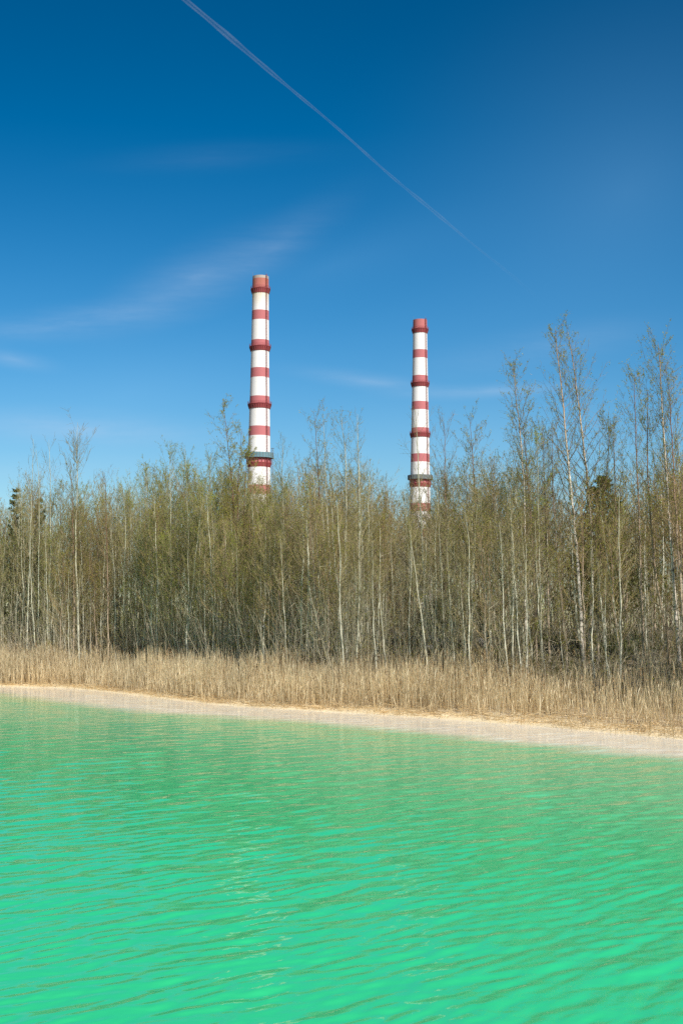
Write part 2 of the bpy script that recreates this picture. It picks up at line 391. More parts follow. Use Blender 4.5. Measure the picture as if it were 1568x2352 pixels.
# ------------------------------------------------------------------ chimneys
def chimney(name, label, cx, D, bands, widths, rings, gallery, cap_grey, gal='teal_steel'):
    """bands: photo rows of the colour changes, top first (first row = top); widths: (row, width px); rings: (row, width px)"""
    k = 784 / 1365.5; zr = lambda y: at(cx * k, y * k, D)[2]
    px = D * 1.02 / (F / k)
    base = at(cx * k, 1300, D); base[2] = 2.0
    t = thing(name, label, 'chimney', base, 'striped power station chimneys')
    zz = lambda y: zr(y) - 2.0
    wy = [zz(y) for y, w in widths][::-1]; ww = [w * px / 2 for y, w in widths][::-1]
    slope = (ww[0] - ww[1]) / (wy[1] - wy[0])
    rad = lambda z: np.interp(z, wy, ww) if z > wy[0] else ww[0] + slope * 1.15 * (wy[0] - z)
    zs = [zz(b[0]) for b in bands]; top = zs[0]
    w_m = stained(name + '_white', (.80, .80, .795), (.50, .36, .13), zz(bands[2][0] + 66) if cap_grey else top - 8, zz(bands[2][0] - 12) if cap_grey else top + 60)
    r_m = stained(name + '_red', (.46, .155, .165), (.36, .15, .07), top - 11, top + (2 if cap_grey else 40))
    c_m = paint_done(name + '_concrete', (.42, .36, .32))
    prof, mats = [], []
    seq = list(zip(zs, [b[1] for b in bands]))
    for j, (z, m) in enumerate(seq):
        z2 = seq[j + 1][0] if j + 1 < len(seq) else -2.0
        n = max(1, int((z - z2) / 10))
        for q in range(n):
            za = z + (z2 - z) * q / n
            prof.append((rad(za), za)); mats.append(m)
    prof.append((rad(-2.0), -2.0))
    b = MB()
    b.lathe(prof, 64, mats=np.array(mats))
    r = rad(top)
    b.lathe([(r * .86, top - 12), (r * .86, top), (r, top)], 64, 2)
    b.build('shaft', [w_m, r_m, c_m], t, True)
    for (row, w) in rings:
        z = zz(row); r0 = rad(z) + .02; r1 = w * px / 2
        s = MB()
        s.lathe([(r0, z - .12), (r1, z - .12), (r1, z + .12), (r0, z + .12)], 64)
        s.lathe([(rad(z - 2.3) + .03, z - 2.3), (rad(z - 2.3) + .25, z - 2.3), (r1 - .15, z - .125)], 64)
        p = s.build('platform', M['red_steel'], t)
        br = MB()
        for a in np.arange(30) / 30 * 2 * math.pi:
            ca, sa = math.cos(a), math.sin(a); rr = (rad(z - 2.6) + r1) / 2 + .1
            br.tube([(ca * (rad(z - 2.6) + .1), sa * (rad(z - 2.6) + .1), z - 2.6), (ca * (r1 - .05), sa * (r1 - .05), z - .3)], .1, 4)
        br.build('bracket_ring', M['dark_steel'], p)
        ra = MB()
        for h_ in (.55, 1.15): ra.lathe([(r1 - .05, z + .12 + h_ - .04), (r1 + .02, z + .12 + h_ - .04), (r1 + .02, z + .12 + h_ + .04), (r1 - .05, z + .12 + h_ + .04)], 64)
        for a in np.arange(36) / 36 * 2 * math.pi:
            ra.tube([(math.cos(a) * (r1 - .05), math.sin(a) * (r1 - .05), z), (math.cos(a) * (r1 - .05), math.sin(a) * (r1 - .05), z + 1.3)], .045, 4)
        ra.build('railing', M['red_steel'], p)
    # enclosed working gallery on posts
    gt, gb, gw, rt, rw = gallery
    z1, z0, r1 = zz(gt), zz(gb), gw * px / 2
    s = MB()
    s.lathe([(rad(z0) + .02, z0 - .2), (r1, z0 - .2), (r1, z0 + .05), (rad(z0) + .02, z0 + .05)], 64)
    s.lathe([(r1 - .06, z0 + .05), (r1 - .06, z1), (r1 - .14, z1), (r1 - .14, z0 + .05)], 64)
    for h_ in (.02, .34, .66, .98):
        zc = z0 + .05 + (z1 - z0 - .1) * h_
        s.lathe([(r1 - .055, zc - .05), (r1 + .05, zc - .05), (r1 + .05, zc + .05), (r1 - .055, zc + .05)], 64)
    g = s.build('gallery', M[gal], t)
    s = MB()
    for a in (np.arange(28) + .5) / 28 * 2 * math.pi:
        s = MB(); s.box((math.cos(a) * (r1 + .06), math.sin(a) * (r1 + .06), (z0 + z1) / 2), .1, .14, z1 - z0 + .1, a)
        s.build('panel_post', M['grey_steel'], g)
    zr_, rr = zz(rt), rw * px / 2
    s = MB()
    s.lathe([(rad(zr_) + .02, zr_ - .15), (rr, zr_ - .15), (rr, zr_ + .15), (rad(zr_) + .02, zr_ + .15)], 64)
    s.lathe([(rad(zr_ - 2.2) + .03, zr_ - 2.2), (rr - .1, zr_ - .155)], 64)
    p = s.build('platform', M['red_steel'], t)
    s = MB()
    for a in (np.arange(22) + .5) / 22 * 2 * math.pi:
        s = MB(); s.tube([(math.cos(a) * (rr - .2), math.sin(a) * (rr - .2), zr_ + .1), (math.cos(a) * (rr - .2), math.sin(a) * (rr - .2), z0 - .15)], .13, 5)
        s.build('support_post', M['red_steel'], p)
    # caged ladder up the sunny side
    ang = R(-90 + 43); ca, sa = math.cos(ang), math.sin(ang)
    s = MB(); n = 60
    zl = np.linspace(0, top + .6, n)
    for off in (-.3, .3):
        s.tube([(ca * (rad(z) + .35) - sa * off, sa * (rad(z) + .35) + ca * off, z) for z in zl], .07, 4)
    for z in np.arange(1, top, 1.2):
        q = rad(z) + .35
        s.tube([(ca * q + sa * .3, sa * q - ca * .3, z), (ca * q - sa * .3, sa * q + ca * .3, z)], .04, 3)
    l = s.build('ladder', M['red_steel'], t)
    s = MB()
    for z in np.arange(2, top, 1.6):
        q = rad(z) + .35
        hoop = [(ca * (q + .75 * math.sin(w)) - sa * .42 * math.cos(w), sa * (q + .75 * math.sin(w)) + ca * .42 * math.cos(w), z) for w in np.linspace(0, math.pi, 7)]
        s.tube(hoop, .05, 3)
    for w in (.5, 1.57, 2.64):
        s.tube([(ca * (rad(z) + .35 + .75 * math.sin(w)) - sa * .42 * math.cos(w), sa * (rad(z) + .35 + .75 * math.sin(w)) + ca * .42 * math.cos(w), z) for z in zl], .05, 3)
    s.build('ladder_cage', M['red_steel'], l)
    # lightning rods on the rim
    for a in (ang + .05, ang + 2.2, ang + 4.3):
        s = MB(); s.tube([(math.cos(a) * (r + .06), math.sin(a) * (r + .06), top - 1.5), (math.cos(a) * (r + .06), math.sin(a) * (r + .06), top + 1.9)], [.07, .035], 5)
        s.build('lightning_rod', M['grey_steel'], t)
    return t

W_, R_, G_ = 0, 1, 2
chimney('striped_chimney', 'taller red and white striped chimney with rusty rim and teal gallery, on the left', 1033, 725,
        [(1106, G_), (1117, R_), (1166, W_), (1244, R_), (1282, W_), (1362, R_), (1400, W_), (1474, R_), (1512, W_), (1587, R_), (1627, W_),
         (1707, R_), (1745, W_), (1833, R_), (1867, W_), (1942, R_), (1980, W_), (2060, R_), (2098, W_)],
        [(1106, 64.3), (1280, 68), (1512, 74.7), (1707, 83.6), (1870, 89)],
        [(1157, 78.6), (1388, 86.3), (1618, 95)], (1813, 1832, 112, 1854, 100), True)
chimney('striped_chimney', 'shorter red and white striped chimney with clean red top, on the right', 1680.5, 827,
        [(1280, R_), (1331, W_), (1401, R_), (1434, W_), (1504, R_), (1538, W_), (1608, R_), (1641, W_), (1713, R_), (1746, W_),
         (1817, R_), (1850, W_), (1918, R_), (1946, W_), (2015, R_), (2048, W_), (2118, R_), (2150, W_)],
        [(1280, 55.2), (1450, 59), (1607, 65.5), (1851, 75), (1950, 79)],
        [(1318, 67.5), (1533, 75), (1735, 82.5)], (1902, 1918, 98, 1936, 88), False, 'grey_gallery')

# lattice mast beside the taller chimney
b0 = at(1086.5 * 784 / 1365.5, 1300, 760); zt = at(624, 1793 * 784 / 1365.5, 760)[2]
t = thing('lattice_mast', 'thin grey lattice mast rising beside the taller chimney', 'mast', (b0[0], b0[1], 2.0))
s = MB(); hm = zt - 2
cor = [(-.42, -.42), (.42, -.42), (.42, .42), (-.42, .42)]
for x, y in cor: s.tube([(x, y, 0), (x, y, hm)], .08, 4)
s.build('mast_leg', M['grey_steel'], t)
s = MB(); zq = np.arange(0, hm - 1, 1.1)
for q, z in enumerate(zq):
    for e in range(4):
        a, c = cor[e], cor[(e + 1) % 4]
        s.tube([(*a, z), (*c, z + 1.1)] if q % 2 else [(*c, z), (*a, z + 1.1)], .05, 3)
s.build('lattice_bracing', M['grey_steel'], t)
s = MB(); s.box((0, 0, hm), 1.5, 1.5, .12)
s.build('mast_platform', M['grey_steel'], t)

# ------------------------------------------------------------------ trees
def gen_tree(rg, pts, r0, crown=(.3, 1.0), nb=40, blen=1.6, rise=(22, 48), twigs=6, leaves=5, lsize=.045, sag=.0, low=0, tw_r=.006, wob=.02, laspect=.65, k_tr=16):
    """trunk polyline (relative to the foot) -> trunk, twig and leaf arrays"""
    pts = np.asarray(pts, float); h = pts[-1, 2]
    tt = np.linspace(0, 1, k_tr)
    seg = np.concatenate([[0], np.cumsum(np.linalg.norm(np.diff(pts, axis=0), axis=1))]); seg /= seg[-1]
    P = np.stack([np.interp(tt, seg, pts[:, c]) for c in range(3)], 1)
    for _ in range(2): P[1:-1] = P[1:-1] * .5 + (P[:-2] + P[2:]) * .25
    P[1:, :2] += rg.normal(size=(k_tr - 1, 2)) * wob
    rad = r0 * (1 - tt) ** .85 * .93 + .006 + r0 * .25 * np.exp(-tt * 25)
    TV, TF = tubes(P[None], rad[None], 7)
    tr = lambda t: np.stack([np.interp(t, tt, P[:, c]) for c in range(3)], -1)
    # limbs
    tb = np.sort(crown[0] + (crown[1] - crown[0]) * rg.random(nb) ** .9)
    if low: tb = np.concatenate([rg.uniform(.05, crown[0], low), tb])
    n = len(tb)
    az = np.arange(n) * 2.4 + rg.normal(size=n) * .7
    q = np.clip((tb - crown[0]) / max(crown[1] - crown[0], .01), 0, 1)
    L = blen * (.35 + .65 * np.sqrt(np.clip(1 - q, 0, 1))) * rg.uniform(.55, 1.2, n)
    L[tb < crown[0]] = blen * rg.uniform(.2, .75, int((tb < crown[0]).sum()))
    an = np.radians(rg.uniform(*rise, n) * (1.15 - .4 * q))
    d = np.stack([np.sin(an) * np.cos(az), np.sin(an) * np.sin(az), np.cos(an)], 1)
    uu = np.linspace(0, 1, 5)
    bp = tr(tb * .985)
    BP = bp[:, None] + d[:, None] * (L[:, None] * uu)[:, :, None]
    BP[:, :, 2] += (L[:, None] * (.18 - sag)) * uu ** 2
    BP[:, 1:] += rg.normal(size=(n, 4, 3)) * (.035 * L)[:, None, None]
    r_at = np.interp(tb, tt, rad)
    br = np.clip(r_at * .42, .006, .022)[:, None] * (1 - .78 * uu)
    V1, F1 = tubes(BP, br, 3)
    # twigs
    m = n * twigs
    bi = np.repeat(np.arange(n), twigs)
    ut = rg.uniform(.22, 1, m)
    tp = np.stack([[np.interp(ut[j], uu, BP[bi[j], :, c]) for c in range(3)] for j in range(m)])
    td = nrm(d[bi] * .9 + rg.normal(size=(m, 3)) * .55 + np.array([0, 0, .35 - sag * 2]))
    tl = L[bi] * rg.uniform(.18, .5, m) * (1.15 - .5 * ut)
    tl = np.maximum(tl, .12)
    w = np.linspace(0, 1, 3)
    TP = tp[:, None] + td[:, None] * (tl[:, None] * w)[:, :, None]
    TP[:, 2, 2] -= tl * sag * 1.4
    TP[:, 1] += rg.normal(size=(m, 3)) * (.06 * tl)[:, None]
    V2, F2 = tubes(TP, np.full((m, 1), tw_r) * np.array([1, .8, .45])[None], 3)
    TWV = np.concatenate([V1, V2]); TWF = np.concatenate([F1, F2 + len(V1)])
    # leaves
    nl = int(m * leaves)
    if nl:
        li = rg.integers(0, m, nl); wl = rg.uniform(.15, 1.05, nl)[:, None]
        LP = TP[li, 0] * (1 - wl) + TP[li, 2] * wl + rg.normal(size=(nl, 3)) * .028
        LV, LF = quads_at(LP, lsize, rg, laspect)
    else: LV, LF = np.zeros((0, 3)), np.zeros((0, 4), int)
    return dict(trunk=(TV, TF), twig=(TWV, TWF), leaf=(LV, LF), h=h)

def tree_meshes(name, g, bark, twig, leaf):
    tm = np_mesh(name + '_trunk', g['trunk'][0], [g['trunk'][1]], smooth=True); tm.materials.append(bark)
    a, b = g['twig'], g['leaf']
    cm = np_mesh(name + '_crown', np.concatenate([a[0], b[0]]), [a[1], b[1] + len(a[0])], np.concatenate([np.zeros(len(a[1])), np.ones(len(b[1]))]))
    cm.materials.append(twig); cm.materials.append(leaf)
    return tm, cm

def put_tree(name, label, cat, tm, cm, loc, rz=0, sc=1, sw=None, group=None):
    t = thing(name, label, cat, loc, group); t.rotation_euler = (0, 0, rz); t.scale = (sw or sc, sw or sc, sc)
    link('trunk', tm, None, t); link('crown', cm, None, t)
    return t

# --- hand placed trees: photo rows of the trunk from foot to tip, ground distance, thickness
KIND = {
    'birch': dict(bark='birch_bark', twig='twig_dark', leaf='leaf_birch', p=dict(crown=(.33, .99), nb=66, blen=2.4, rise=(24, 48), twigs=9, leaves=4.8, lsize=.047, low=5, sag=.06, tw_r=.004)),
    'young': dict(bark='birch_young', twig='twig_dark', leaf='leaf_birch', p=dict(crown=(.34, .99), nb=46, blen=2.1, rise=(24, 52), twigs=9, leaves=3.8, lsize=.048, low=6, tw_r=.0042)),
    'aspen': dict(bark='pale_bark', twig='twig_grey', leaf='leaf_olive', p=dict(crown=(.42, .99), nb=26, blen=2.0, rise=(20, 50), twigs=7, leaves=1.8, lsize=.048, low=9, tw_r=.005)),
    'grey': dict(bark='grey_bark', twig='twig_grey', leaf='leaf_olive', p=dict(crown=(.34, .99), nb=38, blen=2.1, rise=(22, 58), twigs=8, leaves=1.8, lsize=.046, low=8, tw_r=.005)),
    'alder': dict(bark='alder_bark', twig='twig_dark', leaf='leaf_olive', p=dict(crown=(.3, .99), nb=40, blen=2.0, rise=(22, 56), twigs=8, leaves=1.6, lsize=.044, low=8, tw_r=.005)),
    'pole': dict(bark='pale_bark', twig='twig_grey', leaf='leaf_olive', p=dict(crown=(.5, .99), nb=24, blen=1.5, rise=(16, 45), twigs=7, leaves=2.0, lsize=.046, low=4, tw_r=.0045)),
    'willow': dict(bark='grey_bark', twig='twig_grey', leaf='leaf_willow', p=dict(crown=(.25, .98), nb=50, blen=2.1, rise=(16, 50), twigs=9, leaves=4.6, lsize=.054, low=7, tw_r=.005, laspect=.4)),
}
NAME = {'pole': ('sapling_tree', 'sapling'), 'birch': ('birch_tree', 'birch'), 'young': ('birch_tree', 'birch'), 'aspen': ('aspen_tree', 'aspen'), 'grey': ('sapling_tree', 'sapling'),
        'alder': ('alder_tree', 'alder'), 'willow': ('willow_tree', 'willow')}
HERO = [
    ('birch', 59.5, .085, [(1340, 1462), (1334, 1432), (1327, 1300), (1316, 1180), (1300, 1010), (1290, 900), (1280, 810), (1273, 754)], 'tall white birch, the left one of the two tallest birches', {}),
    ('birch', 60.5, .082, [(1352, 1462), (1357, 1425), (1362, 1330), (1358, 1200), (1350, 1080), (1336, 960), (1325, 860), (1310, 755)], 'tall white birch, the right one of the two tallest, leaning over the dark spruce', {}),
    ('birch', 56, .078, [(1560, 1470), (1552, 1420), (1545, 1330), (1533, 1180), (1524, 1050), (1515, 930), (1510, 860), (1503, 790)], 'tall birch with a narrow bare top, nearest the right edge of the wood', {}),
    ('young', 58, .055, [(1478, 1470), (1473, 1400), (1472, 1300), (1470, 1180), (1465, 1060), (1463, 950), (1464, 849)], 'slim leafy birch standing upright between the spruce and the right edge', {}),
    ('young', 57, .055, [(1535, 1470), (1522, 1420), (1500, 1310), (1490, 1200), (1480, 1100), (1478, 990), (1475, 900)], 'slender birch with a crooked base bending left, right of the dark spruce', {}),
    ('young', 55.5, .055, [(1572, 1475), (1566, 1380), (1556, 1230), (1548, 1080), (1545, 980), (1538, 880), (1534, 831)], 'thin birch with dark trunk at the right edge, beside the bare topped birch', {}),
    ('birch', 60, .058, [(1210, 1470), (1206, 1400), (1206, 1280), (1203, 1130), (1196, 1020), (1186, 930), (1176, 838)], 'leafy birch with a pointed top, first tall birch right of the shorter chimney', {}),
    ('young', 60.5, .05, [(1232, 1470), (1228, 1380), (1224, 1280), (1216, 1160), (1207, 1060), (1200, 960)], 'slim white stemmed birch just right of the pointed leafy birch', {}),
    ('alder', 60, .055, [(1300, 1475), (1290, 1400), (1278, 1290), (1270, 1180), (1264, 1080), (1262, 990)], 'dark stemmed alder just left of the two tallest birches', {}),
    ('young', 61, .048, [(1262, 1475), (1258, 1380), (1254, 1250), (1250, 1120), (1248, 1040), (1246, 975)], 'dark twigged birch between the pointed leafy birch and the two tallest', {}),
    ('willow', 59.5, .045, [(1244, 1478), (1240, 1380), (1236, 1250), (1230, 1120), (1226, 1000)], 'fresh pale green willow left of the two tallest birches', {}),
    ('young', 58.5, .045, [(1428, 1478), (1424, 1380), (1418, 1250), (1414, 1120), (1412, 980)], 'leafy birch just right of the dark spruce', {}),
    ('young', 59.5, .045, [(1372, 1478), (1375, 1380), (1380, 1250), (1390, 1130), (1402, 1040), (1408, 960)], 'birch with a branch leaning right above the dark spruce', {}),
    ('aspen', 50.5, .055, [(1340, 1516), (1325, 1440), (1316, 1330), (1310, 1240), (1306, 1150), (1302, 1080)], 'pale grey stem curving out of the grassy mound below the tallest birches', dict(nb=12)),
    ('aspen', 50, .05, [(1424, 1518), (1415, 1440), (1402, 1330), (1388, 1250), (1380, 1170), (1376, 1100)], 'pale bare stem leaning left in front of the dark spruce', dict(nb=12)),
    ('aspen', 51, .045, [(1391, 1512), (1388, 1440), (1374, 1340), (1366, 1260), (1364, 1180)], 'thin pale stem with few twigs below the dark spruce', dict(nb=10)),
    ('aspen', 54, .055, [(1196, 1530), (1188, 1450), (1180, 1340), (1176, 1240), (1170, 1140), (1166, 1050)], 'pale double curved stem rising from the reeds right of the shorter chimney', dict(nb=16)),
    ('young', 79, .06, [(528, 1480), (524, 1330), (534, 1230), (538, 1190), (531, 1100), (522, 1020), (516, 960), (510, 921)], 'tall birch with drooping leafy twigs left of the taller chimney', dict(nb=60, leaves=7, blen=2.3, sag=.2)),
    ('young', 78, .055, [(536, 1480), (540, 1310), (545, 1200), (546, 1120), (552, 1040), (556, 985)], 'leafy birch with a golden trunk close to the taller chimney base', dict(nb=60, leaves=8, sag=.15)),
    ('young', 77.5, .055, [(546, 1480), (550, 1310), (558, 1220), (562, 1130), (566, 1060), (570, 1020)], 'golden trunked birch whose leaves cover the left side of the taller chimney', dict(nb=60, leaves=9, blen=2.0, sag=.15)),
    ('aspen', 70, .06, [(782, 1500), (786, 1400), (794, 1270), (796, 1150), (794, 1050), (788, 1000), (784, 958)], 'pale grey aspen, tallest between the two chimneys', dict(nb=40, leaves=2.5)),
    ('young', 72, .05, [(745, 1500), (742, 1380), (738, 1250), (732, 1120), (728, 1040), (721, 945)], 'slim reddish birch midway between the chimneys', dict(nb=40)),
    ('aspen', 71, .05, [(775, 1500), (764, 1380), (754, 1250), (748, 1120), (745, 1020), (742, 955)], 'thin pale aspen leaning left, between the chimneys', dict(nb=16, leaves=.8)),
    ('aspen', 68, .055, [(828, 1500), (828, 1400), (826, 1270), (825, 1150), (822, 1040), (821, 948)], 'straight pale aspen with a bare tip, left of the shorter chimney', dict(nb=18, leaves=.5)),
    ('aspen', 62, .06, [(984, 1522), (979, 1440), (971, 1290), (964, 1160), (958, 1060), (955, 1000), (952, 945)], 'pale bare aspen growing right in front of the shorter chimney', dict(nb=16, leaves=.4, blen=2.0)),
    ('young', 66, .05, [(1040, 1500), (1030, 1380), (1024, 1240), (1022, 1120), (1022, 1040), (1021, 968)], 'fine twigged leafless birch just right of the shorter chimney', dict(leaves=.5, nb=46)),
    ('young', 65, .048, [(1106, 1500), (1100, 1380), (1096, 1250), (1090, 1120), (1086, 1040), (1081, 955)], 'slim leafy birch between the shorter chimney and the tall birches', {}),
    ('aspen', 76, .05, [(665, 1490), (659, 1400), (655, 1280), (650, 1150), (648, 1090), (652, 1015)], 'grey aspen with forked twigs right of the lattice mast', dict(nb=30)),
    ('aspen', 88, .075, [(184, 1480), (178, 1380), (172, 1240), (177, 1130), (176, 1060), (174, 1020), (177, 968)], 'bare grey tree with a forked top, tallest at the left end', dict(nb=46, leaves=0, blen=2.7, crown=(.5, .99), tw_r=.008)),
    ('young', 88, .05, [(170, 1490), (170, 1350), (168, 1240), (165, 1120), (160, 1065)], 'leafy birch with a white trunk in front of the bare grey tree', {}),
    ('aspen', 90, .045, [(62, 1485), (66, 1350), (72, 1220), (74, 1130), (78, 1075), (80, 1010)], 'slender leafless stem beside the small pine at the left end', dict(nb=14, leaves=.1)),
    ('aspen', 89, .045, [(112, 1485), (114, 1350), (116, 1200), (114, 1100), (112, 1030), (110, 1008)], 'leafless stem with stiff upright twigs right of the small pine', dict(nb=14, leaves=.1)),
    ('aspen', 89.5, .045, [(88, 1485), (90, 1300), (92, 1180), (94, 1090), (90, 1035)], 'thin bare sapling with a forked tip between the two pines', dict(nb=12, leaves=.2)),
    ('young', 86, .045, [(250, 1490), (248, 1350), (246, 1220), (244, 1130), (243, 1088)], 'purple twigged bare birch right of the bare grey tree', dict(leaves=.4)),
    ('willow', 84, .05, [(345, 1490), (346, 1350), (340, 1200), (336, 1120), (330, 1068)], 'yellow green willow with upright leafy shoots at the left', {}),
    ('willow', 82, .05, [(396, 1490), (394, 1350), (392, 1200), (390, 1090), (390, 1012)], 'tall leafy willow midway between the left edge and the taller chimney', {}),
    ('willow', 81, .05, [(440, 1490), (436, 1350), (432, 1200), (428, 1100), (424, 1028)], 'greenest leafy willow, left of the drooping birch', dict(leaves=6)),
    ('willow', 80, .045, [(476, 1490), (478, 1350), (480, 1220), (482, 1130), (486, 1040)], 'narrow willow with fresh green shoots against the sky', {}),
]
TREES_XY = []
for j, (kind, D, r0, rows, label, over) in enumerate(HERO):
    if rows[0][1] > 1500:
        for Dq in np.arange(D - 4, D + 22, .2):
            f_ = at(*rows[0], Dq)
            if ground_z(f_[0], f_[1]) >= f_[2]: D = float(Dq); break
    foot = at(*rows[0], D); gz = float(ground_z(foot[0], foot[1]))
    pts = np.array([at(px, py, D) for px, py in rows])
    dep = np.linspace(0, 1, len(pts)) ** 1.5 * rng.normal() * .5
    pts[:, 1] += dep
    pts[0, 2] = gz - .1
    pts = pts[pts[:, 2] > gz - .11]
    loc = pts[0].copy(); k = KIND[kind]; p = dict(k['p']); p.update(over)
    hh = pts[-1, 2] - loc[2]
    g = gen_tree(rng, pts - loc, r0, wob=.012, k_tr=26, **p)
    tm, cm = tree_meshes(kind, g, M[k['bark']], M[k['twig']], M[k['leaf']])
    put_tree(NAME[kind][0], label, NAME[kind][1], tm, cm, loc)
    TREES_XY.append(loc[:2])

# --- conifers
def conifer(rg, h, rbase, layers, dens, droop, lsize, la=.22):
    z = np.linspace(0, h, 10); P = np.stack([rg.normal(size=10) * .02, rg.normal(size=10) * .02, z], 1)
    TV, TF = tubes(P[None], (.012 * h * (1 - z / h) + .01)[None], 7)
    BP, RR = [], []
    for q in np.linspace(.12, .99, layers):
        for a in rg.uniform(0, 2 * np.pi, int(5 + 5 * (1 - q))):
            L = rbase * (1 - q) ** .85 * rg.uniform(.7, 1.15) + .12
            uu = np.linspace(0, 1, 4)
            p = np.stack([L * uu * math.cos(a), L * uu * math.sin(a), q * h + L * (.25 - droop) * uu + L * .28 * uu ** 2], 1)
            BP.append(p); RR.append(.012 * (1 - .7 * uu))
    BP = np.array(BP); V1, F1 = tubes(BP, np.array(RR), 3)
    n = len(BP); li = rg.integers(0, n, n * dens); w = rg.uniform(.12, 1.04, n * dens) * 3
    i0 = np.clip(w.astype(int), 0, 2); f = (w - i0)[:, None]
    LP = BP[li, i0] * (1 - f) + BP[li, i0 + 1] * f
    side = rg.normal(size=LP.shape); d = nrm(BP[li, 3] - BP[li, 0]); dirn = nrm(d * .8 + side * .6)
    s = (lsize * rg.uniform(.6, 1.3, len(LP)))[:, None]; b = nrm(np.cross(dirn, rg.normal(size=LP.shape))) * s * la
    LV = np.stack([LP - b * .5, LP + dirn * s * .5 - b, LP + dirn * s, LP + dirn * s * .5 + b], 1).reshape(-1, 3)
    return dict(trunk=(TV, TF), twig=(V1, F1), leaf=(LV, np.arange(len(LV)).reshape(-1, 4)), h=h)

def put_conifer(name, label, cat, px, ytop, D, rbase, layers, dens, droop, lsize, leaf='needle'):
    top = at(px, ytop, D); gz = float(ground_z(top[0], top[1]))
    g = conifer(rng, top[2] - gz + .1, rbase, layers, dens, droop, lsize)
    tm, cm = tree_meshes(name, g, M['alder_bark'], M['twig_grey'], M[leaf])
    put_tree(name, label, cat, tm, cm, (top[0], top[1], gz - .1))
    TREES_XY.append(top[:2])
put_conifer('spruce_tree', 'broad dark green spruce behind the two tallest birches', 'spruce', 1385, 1098, 68, 3.1, 34, 44, .12, .19)
put_conifer('pine_tree', 'small blue green pine top at the left end of the wood', 'pine', 38, 1126, 96, 1.5, 22, 20, -.3, .22, 'pine_needle')
put_conifer('pine_tree', 'small brownish pine right of the blue green pine', 'pine', 92, 1150, 97, 1.5, 22, 20, -.3, .22, 'pine_needle')
put_conifer('spruce_tree', 'young spruce in the undergrowth behind the left pale boulders', 'spruce', 938, 1425, 72.5, .9, 10, 40, .1, .14)
put_conifer('spruce_tree', 'dark young spruce in the undergrowth behind the middle boulders', 'spruce', 1012, 1380, 71, 1.3, 13, 40, .1, .15)
put_conifer('spruce_tree', 'low spruce in the shade left of the taller chimney', 'spruce', 602, 1452, 78, .8, 9, 36, .1, .14)
put_conifer('spruce_tree', 'low dark spruce at the foot of the trees between the chimneys', 'spruce', 730, 1445, 75, .9, 9, 36, .1, .14)

# --- repeated trees of the thicket: a few of each kind, copied
SKY_X = [-60, 0, 100, 180, 250, 330, 400, 470, 520, 580, 640, 700, 740, 800, 850, 900, 950, 1020, 1090, 1150, 1200, 1260, 1330, 1400, 1450, 1520, 1568, 1640]
SKY_Y = [1120, 1122, 1122, 1115, 1130, 1105, 1080, 1095, 1075, 1105, 1110, 1085, 1075, 1075, 1100, 1118, 1125, 1095, 1075, 1050, 1055, 1070, 1115, 1125, 1065, 1030, 1010, 1000]
VAR = {}
vr = np.random.default_rng(21)
def variant(kind, lite=False):
    k = KIND[kind]; p = dict(k['p']); h = 8.5
    lean = vr.uniform(-.2, .9)
    z = np.linspace(0, h, 7); c = z / h
    pts = np.stack([-lean * (c ** .6) + vr.normal(size=7) * .05, vr.normal() * .4 * c + vr.normal(size=7) * .05, z], 1); pts[0, :2] = 0
    if lite:
        p['nb'] = int(p['nb'] * .52); p['twigs'] = 5; p['leaves'] = p['leaves'] * .75; p['lsize'] = .07; p['tw_r'] = .008; p['low'] = 4; p['crown'] = (.42, .99)
    return gen_tree(vr, pts, vr.uniform(.030, .045), k_tr=9 if lite else 14, **p)
for kind, n in (('young', 6), ('aspen', 5), ('grey', 8), ('alder', 7), ('willow', 5), ('pole', 8)):
    VAR[kind] = []
    for q in range(n):
        g = variant(kind); k = KIND[kind]
        VAR[kind].append(tree_meshes(kind, g, M[k['bark']], M[k['twig']], M[k['leaf']]))

cand = []
pr = np.random.default_rng(33)
grid = {}
def free(x, y, d):
    a, b = int(x // 2), int(y // 2)
    for i in range(a - 1, a + 2):
        for j in range(b - 1, b + 2):
            for (u_, v_) in grid.get((i, j), ()):
                if (u_ - x) ** 2 + (v_ - y) ** 2 < d * d: return False
    grid.setdefault((a, b), []).append((x, y)); return True
for x, y in TREES_XY: grid.setdefault((int(x // 2), int(y // 2)), []).append((x, y))
for _ in range(9000):
    t_ = pr.uniform(T0 - 26, T1 + 22); s_ = 4.4 + 26 * pr.random() ** 1.25
    x, y = along(t_, s_); x, y = float(x), float(y)
    if y < 20 or not free(x, y, .62 + s_ * .025): continue
    s2 = float(sdist(x, y))
    if s2 < 4.2: continue
    gz = float(ground_z(x, y)); px, py = proj((x, y, gz))
    if 1230 < px < 1568 and s2 < 8.5 and pr.random() < .75: continue      # open grassy mound
    cand.append((s2, x, y, gz, float(px)))
cand.sort()
ZONES = [(170, 'at the left end'), (330, 'right of the bare grey tree'), (480, 'among the leafy willows'), (570, 'left of the taller chimney'),
         (640, 'below the taller chimney'), (730, 'right of the lattice mast'), (830, 'between the chimneys'), (930, 'left of the shorter chimney'), (1010, 'below the shorter chimney'),
         (1110, 'right of the shorter chimney'), (1230, 'left of the tallest birches'), (1370, 'behind the tallest birches'), (1480, 'around the dark spruce'), (1700, 'near the right edge')]
ADJ = {'pole': 'slender pale stem', 'young': 'brown birch', 'aspen': 'pale aspen', 'grey': 'grey sapling', 'alder': 'dark alder', 'willow': 'leafy willow'}
